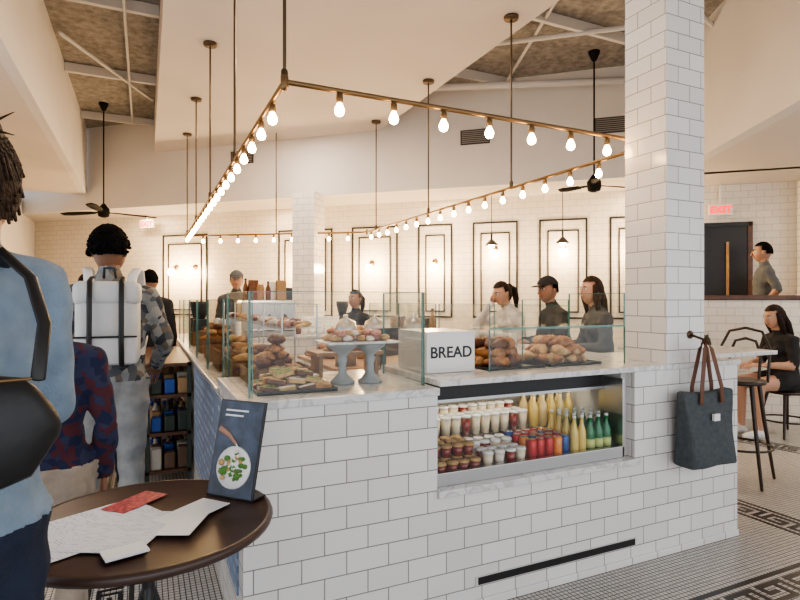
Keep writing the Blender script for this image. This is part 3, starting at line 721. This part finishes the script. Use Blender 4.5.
    if hair=='capman' or cap:
        cv=ball(bm,(0,0,0),(1,1,1),7,24,14,None); kk=[v for v in cv if v.co.z<.1]
        for v in cv: v.co=hm@Vector((v.co.x*.095,v.co.y*.114,v.co.z*.11+.035))
        bmesh.ops.delete(bm,geom=kk,context='VERTS')
        tube(bm,[(0,.07,.05),(0,.13,.045),(0,.165,.035)],[.075,.07,.05],14,7,lat=(1,0,0),flat=.08,mat4=hm)
    sk,top,bot,shoe,hr=cl
    bmesh.ops.scale(bm,vec=(sc,sc,sc),verts=bm.verts)
    o=fin(name,bm,[sk,top,bot,shoe,hr,EYE,EW,cap or DARK,LIP],loc=loc,rz=yaw*D2R,uv=False)
    return o,j
def cloth(n,c,**k): return M(n,c,.9,noise=.12,nscale=18,bump=.3,bscale=150)
SWEAT=cloth('pale_blue_knit',(.20,.27,.35)); NAVY=cloth('navy_denim',(.015,.022,.045)); BEIGE=cloth('beige_cotton',(.40,.33,.26)); LJ=cloth('light_denim',(.33,.34,.34)); BLK=cloth('black_cloth',(.02,.02,.022)); GRY=cloth('grey_cloth',(.09,.095,.10)); WHT=cloth('white_cloth',(.70,.68,.66)); OLV=cloth('dark_olive_cloth',(.05,.05,.035))
P1=(-.385,1.45); S1=1.08
person('woman_in_blue_sweater',(*P1,0),34,S1,(SK,SWEAT,NAVY,BLK,HBR),hair='bun',fem=True,vox=.011,headyaw=-24,bulk=1.12,
  J=dict(hed=(.05,.01,1.625),elbR=(.21,.03,1.14),wriR=(.13,.22,1.03),elbL=(-.22,-.02,1.13),wriL=(-.12,.20,1.0),sh=(0,-.01,1.43),shoR=(.16,-.01,1.425),shoL=(-.16,-.01,1.425),nec=(.02,-.01,1.49)))
e=empty('black_shoulder_bag',(-.275,1.17,1.275),15*D2R); bm=bmesh.new()
tube(bm,[(-.12,0,.035),(-.06,0,.0),(0,0,-.01),(.05,0,.0),(.095,0,.03)],[.06,.10,.115,.105,.07],18,0,lat=(0,0,1),flat=.36)
fin('pouch',bm,M('black_leather',(.010,.010,.011),.45,bump=.15,bscale=30),e)
bm=bmesh.new(); tube(bm,[(-.12,0,.08),(-.08,.04,.20),(-.0,.12,.31),(.05,.20,.335),(.07,.27,.29)],.012,8,0,flat=.35,lat=(1,0,0)); tube(bm,[(.10,0,.08),(.115,.04,.18),(.10,.11,.27),(.05,.20,.335)],.012,8,0,flat=.35,lat=(1,0,0)); fin('strap',bm,BLACK,e)
bm=bmesh.new(); tube(bm,[(-.10,-.035,.08),(0,-.038,.085),(.085,-.03,.085)],.003,6); fin('zip',bm,BRASS,e)
person('person_in_beige_trousers',(-.36,2.50,0),5,.92,(SKT,PLAID,BEIGE,NAVY,HB),hair='short',vox=.013)
P2=(-.19,3.62)
person('man_with_backpack',(*P2,0),-4,1.1,(SKD,CAMO,LJ,WHT,HK),hair='curly',vox=.012,headyaw=-12,sleeve='long',bulk=1.10,J=dict(elbR=(.27,.03,1.13),wriR=(.22,.20,1.0)))
e=empty('backpack',(P2[0]+.01,P2[1]-.235,1.385),-4*D2R); bm=bmesh.new()
abox(bm,-.155,.155,-.08,.08,-.24,.18,0,bev=.045)
for v in bm.verts: v.co.y*=1+.15*math.cos(v.co.x*8)
abox(bm,-.16,.16,-.10,.09,.09,.215,0,bev=.03)
abox(bm,-.15,.15,-.115,-.09,-.225,-.08,0,bev=.012)
for v in bm.verts: v.co.z+=.01*math.cos(v.co.x*12)
fin('pack_body',bm,M('white_pack_fabric',(.58,.58,.575),.6,noise=.05,nscale=10),e,smooth=True)
bm=bmesh.new()
for x in (-.075,.075): tube(bm,[(x,-.02,.240),(x,-.108,.215),(x,-.122,.1),(x,-.125,0),(x,-.13,-.1),(x,-.118,-.225),(x,-.06,-.25)],.013,6,0,flat=.3,lat=(1,0,0))
tube(bm,[(-.03,.05,.24),(-.025,.03,.29),(.025,.03,.29),(.03,.05,.24)],.008,6)
abox(bm,-.15,.15,-.120,-.114,-.085,-.075)
fin('black_webbing',bm,BLACK,e); bm=bmesh.new()
for x in (-.11,.11): tube(bm,[(x*.9,.07,.16),(x,.09,.25),(x*1.15,.17,.295),(x*1.2,.28,.28),(x*1.25,.37,.11),(x*1.35,.35,-.1),(x*1.3,.16,-.2)],.026,8,0,flat=.25,lat=(1,0,0))
fin('shoulder_straps',bm,WHITE,e)
person('customer_in_dark_jacket',(.05,7.0,0),-10,1.06,(SKT,BLK,NAVY,BLK,HK),hair='short',vox=.02)
person('customer_in_dark_jacket',(-.28,5.0,0),10,1.0,(SK,GRY,NAVY,BLK,HB),hair='long',fem=True,vox=.018)
person('customer_in_olive_jacket',(-.1,8.3,0),0,1.05,(SK,OLV,BLK,BLK,HB),hair='short',vox=.02)
person('customer_in_dark_jacket',(-.55,6.6,0),-5,1.02,(SKT,OLV,NAVY,BLK,HB),hair='short',vox=.02)
person('barista_in_cap',(1.22,8.35,0),170,1.1,(SK,GRY,BLK,BLK,HB),hair='capman',vox=.018,cap=GRY,sleeve='short')
person('barista',(2.40,6.5,0),120,.93,(SKT,BLK,BLK,BLK,HB),hair='pony',fem=True,vox=.018,sleeve='short')
person('customer_at_bar',(3.80,5.0,0),82,1.06,(SK,WHT,NAVY,BLK,HB),seat=.80,foot=.25,hair='pony',fem=True,lean=18,headyaw=10,headpitch=-15,
  J=dict(wriR=(.03,.32,1.38),elbR=(.16,.46,1.12),wriL=(-.04,.56,1.08)))
person('customer_at_bar',(3.80,4.35,0),75,1.06,(SKT,BLK,NAVY,BLK,HK),seat=.80,foot=.25,hair='capman',cap=BLK,lean=10,headyaw=20)
person('customer_at_bar',(3.80,3.78,0),70,1.04,(SK,GRY,NAVY,BLK,HBR),seat=.80,foot=.25,hair='long',fem=True,lean=8,headyaw=10)
p=op(8.45,2.48)
person('man_in_grey_shirt',(p.x,p.y,.35),40,1.1,(SKT,GRY,NAVY,BLK,HK),hair='short',sleeve='short',vox=.02,J=dict(elbR=(.30,-.10,1.17),wriR=(.16,.02,1.0),elbL=(-.30,-.10,1.17),wriL=(-.16,.02,1.0)))
person('seated_woman_in_dark_dress',(6.46,3.74,0),72,1.08,(SK,BLK,BLK,WHT,HB),seat=.50,foot=0,hair='long',fem=True,legskin=True,sleeve='short',lean=10,headpitch=-12)
stool('bentwood_chair',6.46,3.74,.50,72*D2R)
person('seated_customer',(6.0,4.6,0),140,1.0,(SKT,OLV,NAVY,BLK,HK),seat=.50,foot=0,hair='short',vox=.02); stool('bentwood_chair',6.0,4.6,.50,140*D2R)

# ---------------------------------------------------------------- lights
def area(name,loc,rot,sx,sy,pw,col):
    l=bpy.data.lights.new(name,'AREA'); l.shape='RECTANGLE'; l.size=sx; l.size_y=sy; l.energy=pw; l.color=col
    o=bpy.data.objects.new(name,l); COL.objects.link(o); o.location=loc; o.rotation_euler=[r*D2R for r in rot]
area('window_daylight',(3.4,-2.0,1.7),(90,0,0),11,3,125,(.90,.94,1))
area('window_daylight_left',(-2.15,2.5,1.7),(90,0,-90),6,2.4,65,(.72,.85,1))
for s in (-8,-5,-2,1,3.4):
    p=op(8.7,s); area('back_wall_fill',(p.x,p.y,3.18),(0,0,0),.3,.3,18,(1,.76,.5))  # added area lights without fixtures, warm fill for the back wall
for x,y in ((1.8,4.2),(1.8,6.2),(1.8,8.0)): area('kitchen_fill',(x,y,4.15),(0,0,0),.5,.5,45,(1,.84,.68))  # unseen fill added below the soffit to brighten the middle of the room
area('dining_fill',(7.4,2.2,3.18),(0,0,0),.6,.6,45,(1,.85,.68))  # added fill under the low right ceiling, no fixture modelled
w=bpy.data.worlds.new('sky'); bpy.context.scene.world=w; w.use_nodes=True
w.node_tree.nodes['Background'].inputs[0].default_value=(.88,.93,1,1); w.node_tree.nodes['Background'].inputs[1].default_value=1.0
# ---------------------------------------------------------------- camera
cd=bpy.data.cameras.new('camera'); cd.sensor_width=36; cd.lens=24.75; cd.clip_start=.02
co=bpy.data.objects.new('camera',cd); COL.objects.link(co); co.location=(0,0,1.5); co.rotation_euler=(90*D2R,0,-24.87*D2R)
bpy.context.scene.camera=co
